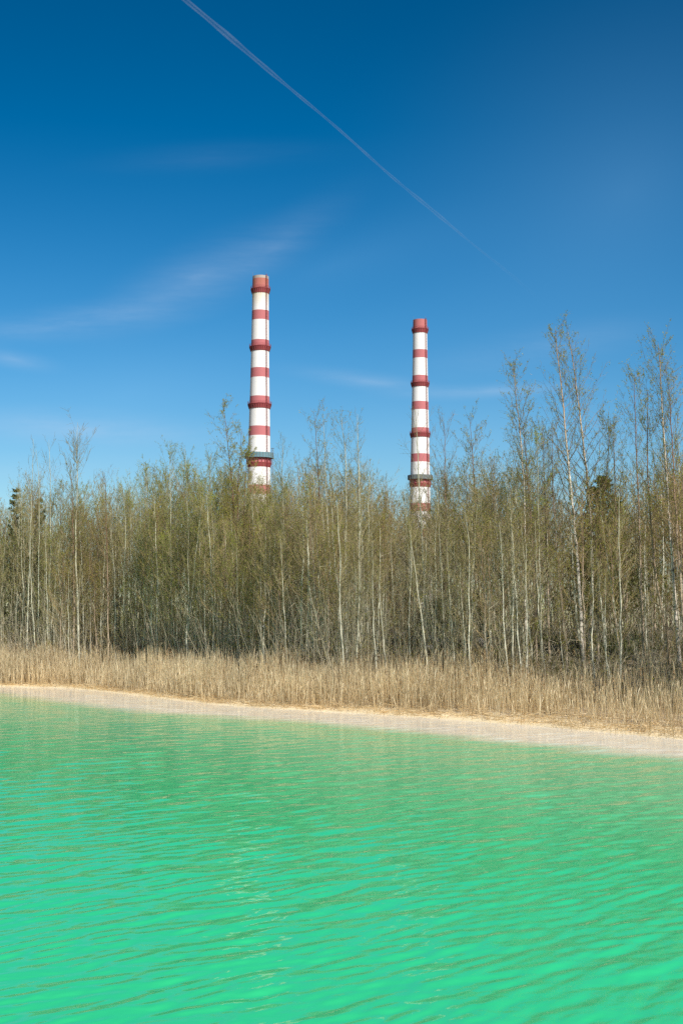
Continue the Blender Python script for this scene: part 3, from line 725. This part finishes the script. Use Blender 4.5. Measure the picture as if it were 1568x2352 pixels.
def mix_for(px):
    if px < 300: return ['young', 'grey', 'willow', 'alder', 'aspen', 'willow']
    if px < 500: return ['willow', 'willow', 'grey', 'willow', 'young']
    if px < 650: return ['young', 'young', 'grey', 'willow', 'willow', 'grey']
    if px < 900: return ['grey', 'grey', 'aspen', 'alder', 'young', 'aspen']
    if px < 1150: return ['grey', 'aspen', 'aspen', 'alder', 'young', 'grey']
    return ['young', 'aspen', 'aspen', 'alder', 'grey', 'young']
singles, rest = [], []
for c in cand:
    (singles if len(singles) < 330 and -10 < c[4] < 1578 else rest).append(c)
for _ in range(2500):
    t_ = pr.uniform(T0 - 2, T1 + 2); x, y = along(t_, pr.uniform(4.1, 7.4)); x, y = float(x), float(y)
    if len([c for c in singles if c[0] < 0]) > 105: break
    if not free(x, y, .42): continue
    gz = float(ground_z(x, y)); px = float(proj((x, y, gz))[0])
    if not 0 < px < 1568 or (px > 1230 and pr.random() < .8): continue
    singles.append((-1.0, x, y, gz, px))
todo = []
for (s2, x, y, gz, px) in singles:
    kinds = mix_for(px); kind = kinds[pr.integers(len(kinds))] if s2 > 0 else 'pole'
    sky = np.interp(px, SKY_X, SKY_Y) + abs(pr.normal()) * 75 - 14
    if s2 < 0: sky += pr.uniform(10, 120); s2 = float(sdist(x, y))
    elif s2 < 6.2: sky += pr.uniform(20, 150)
    hgt = np.clip(at(px, sky, y)[2] - gz, 2.6, 15)
    v = int(pr.integers(len(VAR[kind])))
    rz = pr.normal() * .9
    size = 'tall' if hgt > 8.2 else ('short' if hgt < 5.6 else '')
    row = 'behind the reeds' if s2 < 7 else 'deep in the thicket'
    zone = next(n for lim, n in ZONES if px < lim)
    todo.append([kind, v, (x, y, gz - .08), rz, hgt / 8.5, (px, size, row, zone)])
cls = {}
for e in todo: cls.setdefault((e[0],) + e[5][1:], []).append(e)
for (kind, size, row, zone), es in cls.items():
    es.sort(key=lambda e: e[5][0])
    for j, e in enumerate(es):
        n = len(es)
        lab = f"{size + ' ' if size else ''}{ADJ[kind]} {row} {zone}"
        if n == 2: lab = ('left one of two: ' if j == 0 else 'right one of two: ') + lab
        elif n > 2: lab = (['leftmost', 'second', 'third', 'fourth', 'fifth', 'sixth', 'seventh', 'eighth', 'ninth'][min(j, 8)] if j < n - 1 else 'rightmost') + ' ' + lab
        tm, cm = VAR[kind][e[1]]
        sw = e[4] ** .6
        put_tree(NAME[kind][0], lab, NAME[kind][1], tm, cm, e[2], e[3], e[4], sw, 'young trees of the shoreline thicket')

# --- the rest of the wood: one mass
LITE = {k: [variant(k, True) for _ in range(4)] for k in ('young', 'aspen', 'grey', 'alder', 'willow')}
MATS = ['grey_bark', 'pale_bark', 'alder_bark', 'birch_young', 'twig_grey', 'twig_dark', 'leaf_olive', 'leaf_birch', 'leaf_willow']
mid = {n: q for q, n in enumerate(MATS)}
wood = MB()
def add_lite(x, y, gz, hgt, kind, wide=1.0):
    g = LITE[kind][pr.integers(4)]; k = KIND[kind]; a = pr.normal() * 1.2; sc = hgt / 8.5; sw = sc ** .6 * wide
    co, si = math.cos(a) * sw, math.sin(a) * sw
    for key, m in (('trunk', k['bark']), ('twig', k['twig']), ('leaf', k['leaf'])):
        V, Fq = g[key]
        if len(Fq): wood.add(np.stack([V[:, 0] * co - V[:, 1] * si + x, V[:, 0] * si + V[:, 1] * co + y, V[:, 2] * sc + gz], 1), Fq, mid[m])
for (s2, x, y, gz, px) in rest:
    kinds = mix_for(np.clip(px, 0, 1568)); kind = kinds[pr.integers(len(kinds))]
    sky = np.interp(px, SKY_X, SKY_Y) + abs(pr.normal()) * 60 + 35
    add_lite(x, y, gz - .1, np.clip(at(px, sky, y)[2] - gz, 3, 13), kind)
for _ in range(800):                                     # farther rows
    px = pr.uniform(-260, 1830); Yd = pr.uniform(0, 1) * 55
    t_ = np.interp(px, [0, 1568], [T0, T1]); x, y = along(t_ + pr.normal() * 3, 30 + Yd * .7); x, y = float(x), float(y)
    if y < 25: continue
    gz = float(ground_z(x, y)); px, _y = proj((x, y, gz))
    sky = np.interp(px, SKY_X, SKY_Y) + abs(pr.normal()) * 50 + 85
    add_lite(x, y, gz, np.clip(at(px, sky, y)[2] - gz, 3, 14), ['grey', 'alder', 'willow', 'young'][pr.integers(4)], 1.25)
for _ in range(420):                                     # bushes deep in the wood
    x, y = along(pr.uniform(T0 - 40, T1 + 25), pr.uniform(20, 62)); x, y = float(x), float(y)
    if y < 28: continue
    add_lite(x, y, float(ground_z(x, y)), pr.uniform(2.2, 4.6), ['grey', 'alder', 'willow'][pr.integers(3)], 2.0)
wood.build('woods', [M[n] for n in MATS], kind='stuff', label='dense brown and olive thicket of young trees behind the front rows', category='wood')

# ------------------------------------------------------------------ undergrowth, reeds, straw, grass
ug = MB(); ur = np.random.default_rng(5)
n = 6200
t_ = ur.uniform(T0 - 20, T1 + 18, n); s_ = 4.6 + ur.random(n) ** 1.3 * 15
x, y = along(t_, s_); z = ground_z(x, y)
az = ur.uniform(0, 2 * np.pi, n); ln = ur.uniform(.8, 2.6, n); ti = ur.uniform(.1, .9, n)
fr = np.arange(n) < 3400                                # slim upright shoots along the front of the wood
s_[fr] = 4.0 + ur.random(3400) ** 1.3 * 5.5; x, y = along(t_, s_); z = ground_z(x, y); ln[fr] = ur.uniform(1.8, 5.8, 3400); ti[fr] = np.abs(ur.normal(size=3400)) * .22
dg = np.arange(n) < 300; az[dg] = np.pi + ur.normal(size=300) * .6; ti[dg] = ur.uniform(.25, .7, 300); ln[dg] *= .75
pq, _ = proj(np.stack([x, y, z], 1)); ln[fr & (pq > 1200) & (s_ < 8.5)] *= .12
uu = np.linspace(0, 1, 4)
d = np.stack([np.cos(az) * np.sin(ti), np.sin(az) * np.sin(ti), np.cos(ti)], 1)
P = np.stack([x, y, z - .05], 1)[:, None] + d[:, None] * (ln[:, None] * uu)[:, :, None]
P[:, 1:] += ur.normal(size=(n, 3, 3)) * .05
P[:, :, 2] += (ln * ti ** 2 * .45)[:, None] * uu ** 2
ug.add(*tubes(P, np.outer(ur.uniform(.009, .017, n), [1, .85, .65, .35]), 3), 0)
m = n * 5; bi = ur.integers(0, n, m); k = ur.integers(1, 4, m)
d2 = nrm(d[bi] + ur.normal(size=(m, 3)) * .6); l2 = ur.uniform(.2, .7, m)
P2 = P[bi, k][:, None] + d2[:, None] * (l2[:, None] * np.linspace(0, 1, 3))[:, :, None]
ug.add(*tubes(P2, np.broadcast_to([.006, .0045, .003], (m, 3)), 3), 0)
li = ur.integers(0, m, m * 2)
ug.add(*quads_at(P2[li, 2] + ur.normal(size=(m * 2, 3)) * .05, .045, ur), 1)
M['shoot_bark'] = bark_mat('shoot_bark', (.62, .56, .42), (.56, .50, .36), 2, 8)
ug.build('undergrowth', [M['shoot_bark'], M['leaf_birch']], kind='stuff', label='tangled grey brushwood and shoots under the trees', category='undergrowth')

rr = np.random.default_rng(8)
def patch(x, y): return .55 + .9 * vnoise(x, y, 2.2, 31)
n = 30000
t_ = rr.uniform(T0 - 22, T1 + 18, n); s_ = .5 + 5.3 * rr.random(n) ** .85
x, y = along(t_, s_)
pxs, _ = proj(np.stack([x, y, np.zeros(n)], 1))
keep = rr.random(n) < np.clip(patch(x, y), 0, 1) * np.interp(pxs + s_ * 60, [1250, 1560, 1850], [1, .6, .35]) * np.interp(s_ - np.interp(pxs, [600, 1300], [0, .7]), [.4, 1.3, 4.2, 5.8], [.25, 1, 1, .35])
x, y, s_, pxs = x[keep], y[keep], s_[keep], pxs[keep]; n = len(x)
z = ground_z(x, y) - .03
hgt = np.interp(s_, [.5, 1.6, 5.5], [1.05, 1.55, 1.7]) * (.5 + .72 * rr.random(n) ** .8) * (.62 + .68 * vnoise(x, y, 1.9, 44)) * np.where(rr.random(n) < .04, 1.22, 1) * np.interp(pxs, [200, 500, 1000, 1300, 1568], [1.12, 1.0, .96, .82, .85])
ld = rr.normal(size=(n, 2)) * .075 + [-.02, -.03]
bad = rr.random(n) < .06; ld[bad] *= 3.5
uu = np.linspace(0, 1, 4)
P = np.stack([x[:, None] + ld[:, :1] * hgt[:, None] * uu ** 1.4, y[:, None] + ld[:, 1:] * hgt[:, None] * uu ** 1.4, z[:, None] + hgt[:, None] * uu * np.sqrt(np.clip(1 - (ld ** 2).sum(1), .2, 1))[:, None]], -1)
rd = MB()
rd.add(*tubes(P, np.outer(np.where(rr.random(n) < .12, 1.5, .9) * rr.uniform(.007, .0125, n), [1, .95, .8, .4]), 3), 0)
# dead leaf blades
m = int(n * .8); bi = rr.integers(0, n, m); k = rr.uniform(.25, .95, m)
bp = P[bi, 0] * (1 - k)[:, None] + P[bi, 3] * k[:, None]
az = rr.uniform(0, 2 * np.pi, m); l = rr.uniform(.2, .6, m)
tip = bp + np.stack([np.cos(az) * l * .25, np.sin(az) * l * .25, l * rr.choice([-1, 1], m) * rr.uniform(.6, 1, m)], 1)
wv = np.stack([-np.sin(az), np.cos(az), np.zeros(m)], 1) * .009
LV = np.stack([bp - wv, bp + wv, (bp + tip) / 2 + wv * .8 + [0, 0, .05], tip], 1).reshape(-1, 3)
rd.add(LV, np.arange(len(LV)).reshape(-1, 4), 0)
# seed plumes
pl = np.where((rr.random(n) < .055) & (s_ > 2.2))[0]
q = np.repeat(pl, 26); m = len(q)
az = rr.uniform(-1.2, 1.2, m) + np.pi; l = rr.uniform(.06, .17, m); zo = rr.uniform(-.22, .04, m)
bp = P[q, 3] + np.stack([np.zeros(m), np.zeros(m), zo], 1)
tip = bp + np.stack([np.cos(az) * l * .6, np.sin(az) * l * .6 + rr.normal(size=m) * .03, rr.uniform(-.4, .9, m) * l], 1)
wv = np.stack([rr.normal(size=m), rr.normal(size=m), rr.normal(size=m)], 1) * .010
LV = np.stack([bp, (bp + tip) / 2 - wv, tip, (bp + tip) / 2 + wv], 1).reshape(-1, 3)
rd.add(LV, np.arange(len(LV)).reshape(-1, 4), 1)
rd.build('reeds', [M['reed'], M['plume']], kind='stuff', label='band of dry tan reeds along the waterline', category='reeds')

st = MB(); sr = np.random.default_rng(9)
n = 5200                                                # fallen straw lying along the waterline and under the reeds
t_ = sr.uniform(T0 - 14, T1 + 10, n); s_ = .15 + np.abs(sr.normal(size=n)) * 1.5
x, y = along(t_, s_); z = ground_z(x, y) + .015 + sr.random(n) * .10 * np.clip(s_, .2, 1.6)
az = sr.uniform(0, 2 * np.pi, n); l = sr.uniform(.15, .9, n); up = sr.normal(size=n) * .12
d = np.stack([np.cos(az), np.sin(az), np.abs(up)], 1) * l[:, None]
P = np.stack([x, y, z], 1)[:, None] + d[:, None] * np.linspace(0, 1, 3)[None, :, None]
st.add(*tubes(P, np.broadcast_to(sr.uniform(.005, .009, n)[:, None], (n, 3)), 3), 0)
n = 3000                                                # broken stubble standing in the shallows
t_ = sr.uniform(T0 - 10, T1 + 10, n); s_ = sr.normal(size=n) * .45 + .25
x, y = along(t_, s_); pxs, _ = proj(np.stack([x, y, np.zeros(n)], 1))
keep = sr.random(n) < np.interp(pxs, [0, 500, 1000, 1568], [.25, .4, .8, 1]) * np.clip(vnoise(x, y, 1.4, 61) * 1.8 - .3, .05, 1)
x, y = x[keep], y[keep]; n = len(x); z = ground_z(x, y) - .05
hh = sr.uniform(.12, .55, n) ** 1.0; ld = sr.normal(size=(n, 2)) * .25
P = np.stack([x, y, z], 1)[:, None] + np.concatenate([ld * hh[:, None], hh[:, None]], 1)[:, None] * np.linspace(0, 1, 3)[None, :, None]
st.add(*tubes(P, np.broadcast_to(sr.uniform(.005, .008, n)[:, None], (n, 3)), 3), 0)
st.build('reed_litter', [M['straw']], kind='stuff', label='orange straw and broken reed stubble along the sandy edge', category='litter')

gr = MB(); gq = np.random.default_rng(10)
n = 38000
t_ = gq.uniform(T0 - 14, T1 + 16, n); s_ = 3.6 + gq.random(n) * 9
x, y = along(t_, s_); z = ground_z(x, y)
g_on = vnoise(x, y, 2.4, 71)
hh = gq.uniform(.15, .62, n); az = gq.uniform(0, 2 * np.pi, n); ben = gq.uniform(.1, .8, n) * hh
b0 = np.stack([x, y, z - .02], 1); wv = np.stack([-np.sin(az), np.cos(az), np.zeros(n)], 1) * .012
md = b0 + np.stack([np.cos(az) * ben * .3, np.sin(az) * ben * .3, hh * .6], 1)
tp = b0 + np.stack([np.cos(az) * ben, np.sin(az) * ben, hh], 1)
V = np.stack([b0 - wv, b0 + wv, md + wv * .8, md - wv * .8, tp], 1).reshape(-1, 3)
i0 = np.arange(n) * 5
gp, _ = proj(b0)
green = (g_on > np.where(gp > 1150, .48, .56)) & (gq.random(n) < .75)
for sel, m in ((~green, 0), (green, 1)):
    j = i0[sel]
    gr.V.append(np.zeros((0, 3))); gr.F.append(np.stack([j, j + 1, j + 2, j + 3], 1)); gr.M.append(np.full(len(j), m))
    gr.F.append(np.stack([j + 3, j + 2, j + 4], 1)); gr.M.append(np.full(len(j), m))
gr.V.append(V)
gr.build('grass', [M['dead_grass'], M['grass']], kind='stuff', label='dead and green grass on the bank between reeds and trees', category='grass')

# ------------------------------------------------------------------ boulders
def rock_mat():
    t = NT('pale_rock'); p = t.obj()
    n = t.noise(p, 3, 5, .65)
    col = t.mix(t.ramp(n, [(.35, 0), (.65, 1)]), (.34, .30, .27, 1), (.56, .51, .47, 1))
    return t.done(t.pbsdf(col, .9, .15, t.bump(t.noise(p, 7, 5, .7), .6, .08)))
M['rock'] = rock_mat()
import bmesh
def boulder(label, px, py, D, w, h, seed):
    c = at(px, py, D); gz = float(ground_z(c[0], c[1]))
    bm = bmesh.new(); bmesh.ops.create_icosphere(bm, subdivisions=3, radius=1)
    g = np.random.default_rng(seed); dirs = nrm(g.normal(size=(11, 3))); cut = g.uniform(.62, .95, 11)
    for v in bm.verts:
        p = np.array(v.co)
        for dd, cc in zip(dirs, cut):
            e = p @ dd - cc
            if e > 0: p = p - dd * e * .92
        p = p * (1 + .06 * math.sin(p[0] * 9 + seed) * math.sin(p[1] * 8) * math.cos(p[2] * 7))
        v.co = p * [w / 2, w / 2 * .85, h / 2]
    me = bpy.data.meshes.new('boulder'); bm.to_mesh(me); bm.free()
    o = link('boulder', me, M['rock'], loc=(c[0], c[1], max(c[2], gz + h * .2)), label=label, category='boulder', group='pale boulders on the wooded bank')
    o.rotation_euler = (0, 0, g.uniform(0, 6)); return o
for b in [('squarish pale boulder, left of a pair under the young spruce', 906, 1476, 67.5, .62, .85, 1), ('rounded pale boulder, right of a pair under the young spruce', 932, 1466, 68, .75, .75, 2),
          ('broad flat pale boulder behind the bare aspen before the shorter chimney', 990, 1474, 66.5, 1.0, .6, 3), ('low wide pale boulder at the foot of the bare aspen', 985, 1488, 65.5, .9, .4, 4),
          ('small pale boulder in front of the dark young spruce', 1024, 1472, 66, .45, .42, 5), ('white boulder alone right of the shorter chimney', 1098, 1476, 64, .62, .5, 6),
          ('pale boulder among stems midway between the chimneys', 762, 1466, 72, .8, .7, 7), ('tiny pale boulder left of the pair under the young spruce', 852, 1482, 69, .5, .45, 8)]:
    boulder(*b)

# ------------------------------------------------------------------ bird and contrail
t_white = NT('white_feather'); M['feather'] = t_white.done(t_white.pbsdf((.8, .8, .8, 1), .7, .2))
c = at(1219, 860, 620)
t = thing('bird', 'tiny white bird in flight left of the two tallest birches', 'bird', c)
t.rotation_euler = (0, R(12), R(35)); t.scale = (1.5, 1.5, 1.5)
s = MB(); q = np.linspace(0, 1, 9)
s.tube(np.stack([q * 0, (q - .5) * .42, .02 * np.sin(q * 3)], 1), .055 * np.sin(np.clip(q, .04, .97) * np.pi) ** .7 + .006, 8)
s.build('body', M['feather'], t, True)
for sg in (-1, 1):
    s = MB(); uu = np.linspace(0, 1, 6); L = []
    for v in uu:
        ch = .15 * (1 - v) ** .6 + .02
        xx, zz_ = sg * v * .48, .20 * math.sin(v * 2.2) ; yy = .05 - .10 * v
        L.append([(xx, yy + ch / 2, zz_), (xx, yy, zz_ + .012), (xx, yy - ch / 2, zz_), (xx, yy, zz_ - .006)])
    V = np.array(L).reshape(-1, 3); i = np.arange(24).reshape(6, 4); a, b = i[:-1], i[1:]
    s.add(V, np.stack([a, np.roll(a, -1, 1), np.roll(b, -1, 1), b], -1).reshape(-1, 4))
    s.build('wing', M['feather'], t, True)

def trail_mat():
    t = NT('ice_trail')
    a = t.n('ShaderNodeAttribute', attribute_name='thin').outputs['Fac']
    lw = t.n('ShaderNodeLayerWeight'); lw.inputs[0].default_value = .5
    core = t.math('POWER', t.math('SUBTRACT', 1, lw.outputs['Facing'], True), 1.3)
    n = t.noise(t.pos(), .0016, 4, .6)
    f = t.math('MULTIPLY', t.math('MULTIPLY', a, core), t.ramp(n, [(.3, .45), (.7, 1)]))
    f = t.math('MULTIPLY', f, .25, True)
    tr = t.n('ShaderNodeBsdfTransparent'); d = t.n('ShaderNodeBsdfDiffuse'); d.inputs[0].default_value = (.82, .90, .97, 1)
    mx = t.n('ShaderNodeMixShader'); t.put(mx.inputs[0], f); t.t.links.new(tr.outputs[0], mx.inputs[1]); tl = t.n('ShaderNodeBsdfTranslucent'); tl.inputs[0].default_value = (.84, .92, 1, 1)
    dm = t.n('ShaderNodeMixShader'); dm.inputs[0].default_value = .6; t.t.links.new(d.outputs[0], dm.inputs[1]); t.t.links.new(tl.outputs[0], dm.inputs[2])
    t.t.links.new(dm.outputs[0], mx.inputs[2])
    return t.done(mx.outputs[0])
M['trail'] = trail_mat()
ALT = 8000.0
k = 784 / 1365.5
a, b = onz(395, -25, ALT), onz(1240, 690, ALT)
q = np.linspace(0, 1, 200)
P = a + (b - a) * q[:, None]
P[:, 0] += np.sin(q * 9) * 25 + np.sin(q * 23 + 1) * 10
wd = (25 + 7 * np.sin(q * 15)) * np.interp(q, [0, .5, 1], [1.15, 1.0, 1.5]) * (1 + .25 * np.sin(q * 57) * np.sin(q * 31 + 2))
V, Q = tubes(P[None], wd[None], 14)
me = np_mesh('contrail', V, [Q], smooth=True)
me.attributes.new('thin', 'FLOAT', 'POINT').data.foreach_set('value', np.repeat(np.interp(q, [0, .12, .62, .75, 1], [.8, 1, .9, .5, 0]), 14).astype(np.float32))
link('contrail', me, M['trail'], label='thin white condensation trail crossing the blue sky diagonally', category='contrail')

# ------------------------------------------------------------------ sky, sun
SUN_AZ, SUN_EL = R(149), R(38)           # clockwise from the view direction
w = bpy.data.worlds.new('World'); SC.world = w; w.use_nodes = True
t = NT.__new__(NT); t.t = w.node_tree; t.t.nodes.clear()
out = t.n('ShaderNodeOutputWorld'); bg = t.n('ShaderNodeBackground'); t.t.links.new(bg.outputs[0], out.inputs[0])
sky = t.n('ShaderNodeTexSky', sky_type='NISHITA'); sky.sun_disc = False; sky.sun_elevation = SUN_EL; sky.sun_rotation = SUN_AZ
sky.air_density = 1.0; sky.dust_density = .4; sky.ozone_density = 3.0; sky.altitude = 100
hs = t.n('ShaderNodeHueSaturation'); hs.inputs['Saturation'].default_value = 1.5; t.put(hs.inputs['Color'], sky.outputs[0])
col = hs.outputs[0]
g = t.n('ShaderNodeTexCoord').outputs['Generated']
sx = t.n('ShaderNodeSeparateXYZ'); t.put(sx.inputs[0], g)
yy = t.math('MAXIMUM', sx.outputs[1], .05)
cb = t.n('ShaderNodeCombineXYZ'); t.put(cb.inputs[0], t.math('DIVIDE', sx.outputs[0], yy)); t.put(cb.inputs[1], t.math('DIVIDE', sx.outputs[2], yy))
wn = t.noise(t.mapping(cb.outputs[0], (6, 38, 1), (0, 0, R(-7))), 1.0, 9, .68)
tot = veil = None
for (x, y, hl, hhh, rot, k) in [(140, 735, 460, 62, 7, .13), (440, 630, 380, 115, 26, .10), (190, 985, 520, 66, -3, .20), (1250, 790, 420, 75, 10, .08), (620, 560, 330, 90, 35, .05), (860, 873, 300, 34, -8, .13), (1130, 893, 340, 28, 2, .17),
                               (20, 822, 150, 34, -10, .12), (1450, 420, 1000, 700, 35, .12), (760, 600, 520, 130, 18, .06), (300, 900, 560, 200, 12, .07), (1100, 1000, 700, 170, 3, .07), (480, 340, 420, 60, 4, .02), (100, 1080, 500, 60, 4, .08)]:
    mp = t.n('ShaderNodeMapping', vector_type='TEXTURE'); t.put(mp.inputs[0], cb.outputs[0])
    mp.inputs[1].default_value = ((x - 784) / F, (1446 - y) / F, 0); mp.inputs[2].default_value = (0, 0, R(rot)); mp.inputs[3].default_value = (hl / F, hhh / F, 1)
    gt = t.n('ShaderNodeTexGradient', gradient_type='QUADRATIC_SPHERE'); t.put(gt.inputs[0], mp.outputs[0])
    v = t.math('MULTIPLY', gt.outputs['Fac'], k * 2.9)
    if hhh >= 130: veil = t.math('MULTIPLY', v, .33) if veil is None else t.math('ADD', veil, t.math('MULTIPLY', v, .33)); continue
    tot = v if tot is None else t.math('ADD', tot, v)
f = t.math('MULTIPLY', tot, t.ramp(wn, [(.32, .25), (.68, 1.0)]), True)
dk = t.n('ShaderNodeMapRange', interpolation_type='SMOOTHSTEP'); t.put(dk.inputs[0], t.math('DIVIDE', sx.outputs[2], yy)); dk.inputs[1].default_value = .12; dk.inputs[2].default_value = .50; dk.inputs[3].default_value = 1.0; dk.inputs[4].default_value = .64
col = t.mix(1, col, dk.outputs[0], 'MULTIPLY')
col = t.mix(1, col, (1.0, 1.0, .98, 1), 'MULTIPLY')
col = t.mix(t.math('MULTIPLY', veil, 1.0, True), col, (3.3, 6.2, 9.4, 1))
col = t.mix(f, col, (4.6, 6.0, 7.8, 1))
t.put(bg.inputs[0], col); bg.inputs[1].default_value = .078

sun = bpy.data.lights.new('sun', 'SUN'); sun.energy = 4.3; sun.angle = R(.53); sun.color = (1, .95, .87)
so = bpy.data.objects.new('sun', sun); C.objects.link(so)
sd = Vector((math.sin(SUN_AZ) * math.cos(SUN_EL), math.cos(SUN_AZ) * math.cos(SUN_EL), math.sin(SUN_EL)))
so.rotation_euler = (-sd).to_track_quat('-Z', 'Y').to_euler(); so.location = (40, -60, 90)

cam = bpy.data.cameras.new('camera'); cam.sensor_fit = 'HORIZONTAL'; cam.sensor_width = 24; cam.lens = 24 * F / 1568
cam.clip_start = .2; cam.clip_end = 90000
co = bpy.data.objects.new('camera', cam); C.objects.link(co)
rgt = np.array([cR, -0.0, sR * 0]); 
fw = Vector((0, cP, sP)); upv = Vector((0, -sP, cP)); rt = Vector((1, 0, 0))
r2 = rt * cR + upv * sR; u2 = upv * cR - rt * sR
m = Matrix(((r2.x, u2.x, -fw.x, 0), (r2.y, u2.y, -fw.y, 0), (r2.z, u2.z, -fw.z, H), (0, 0, 0, 1)))
co.matrix_world = m
SC.camera = co
SC.view_settings.view_transform = 'Standard'; SC.view_settings.look = 'None'; SC.view_settings.exposure = .48; SC.view_settings.gamma = 1
SC.cycles.max_bounces = 8; SC.cycles.diffuse_bounces = 5; SC.cycles.transparent_max_bounces = 8
SC.cycles.use_denoising = False
SC.cycles.caustics_reflective = False; SC.cycles.caustics_refractive = False
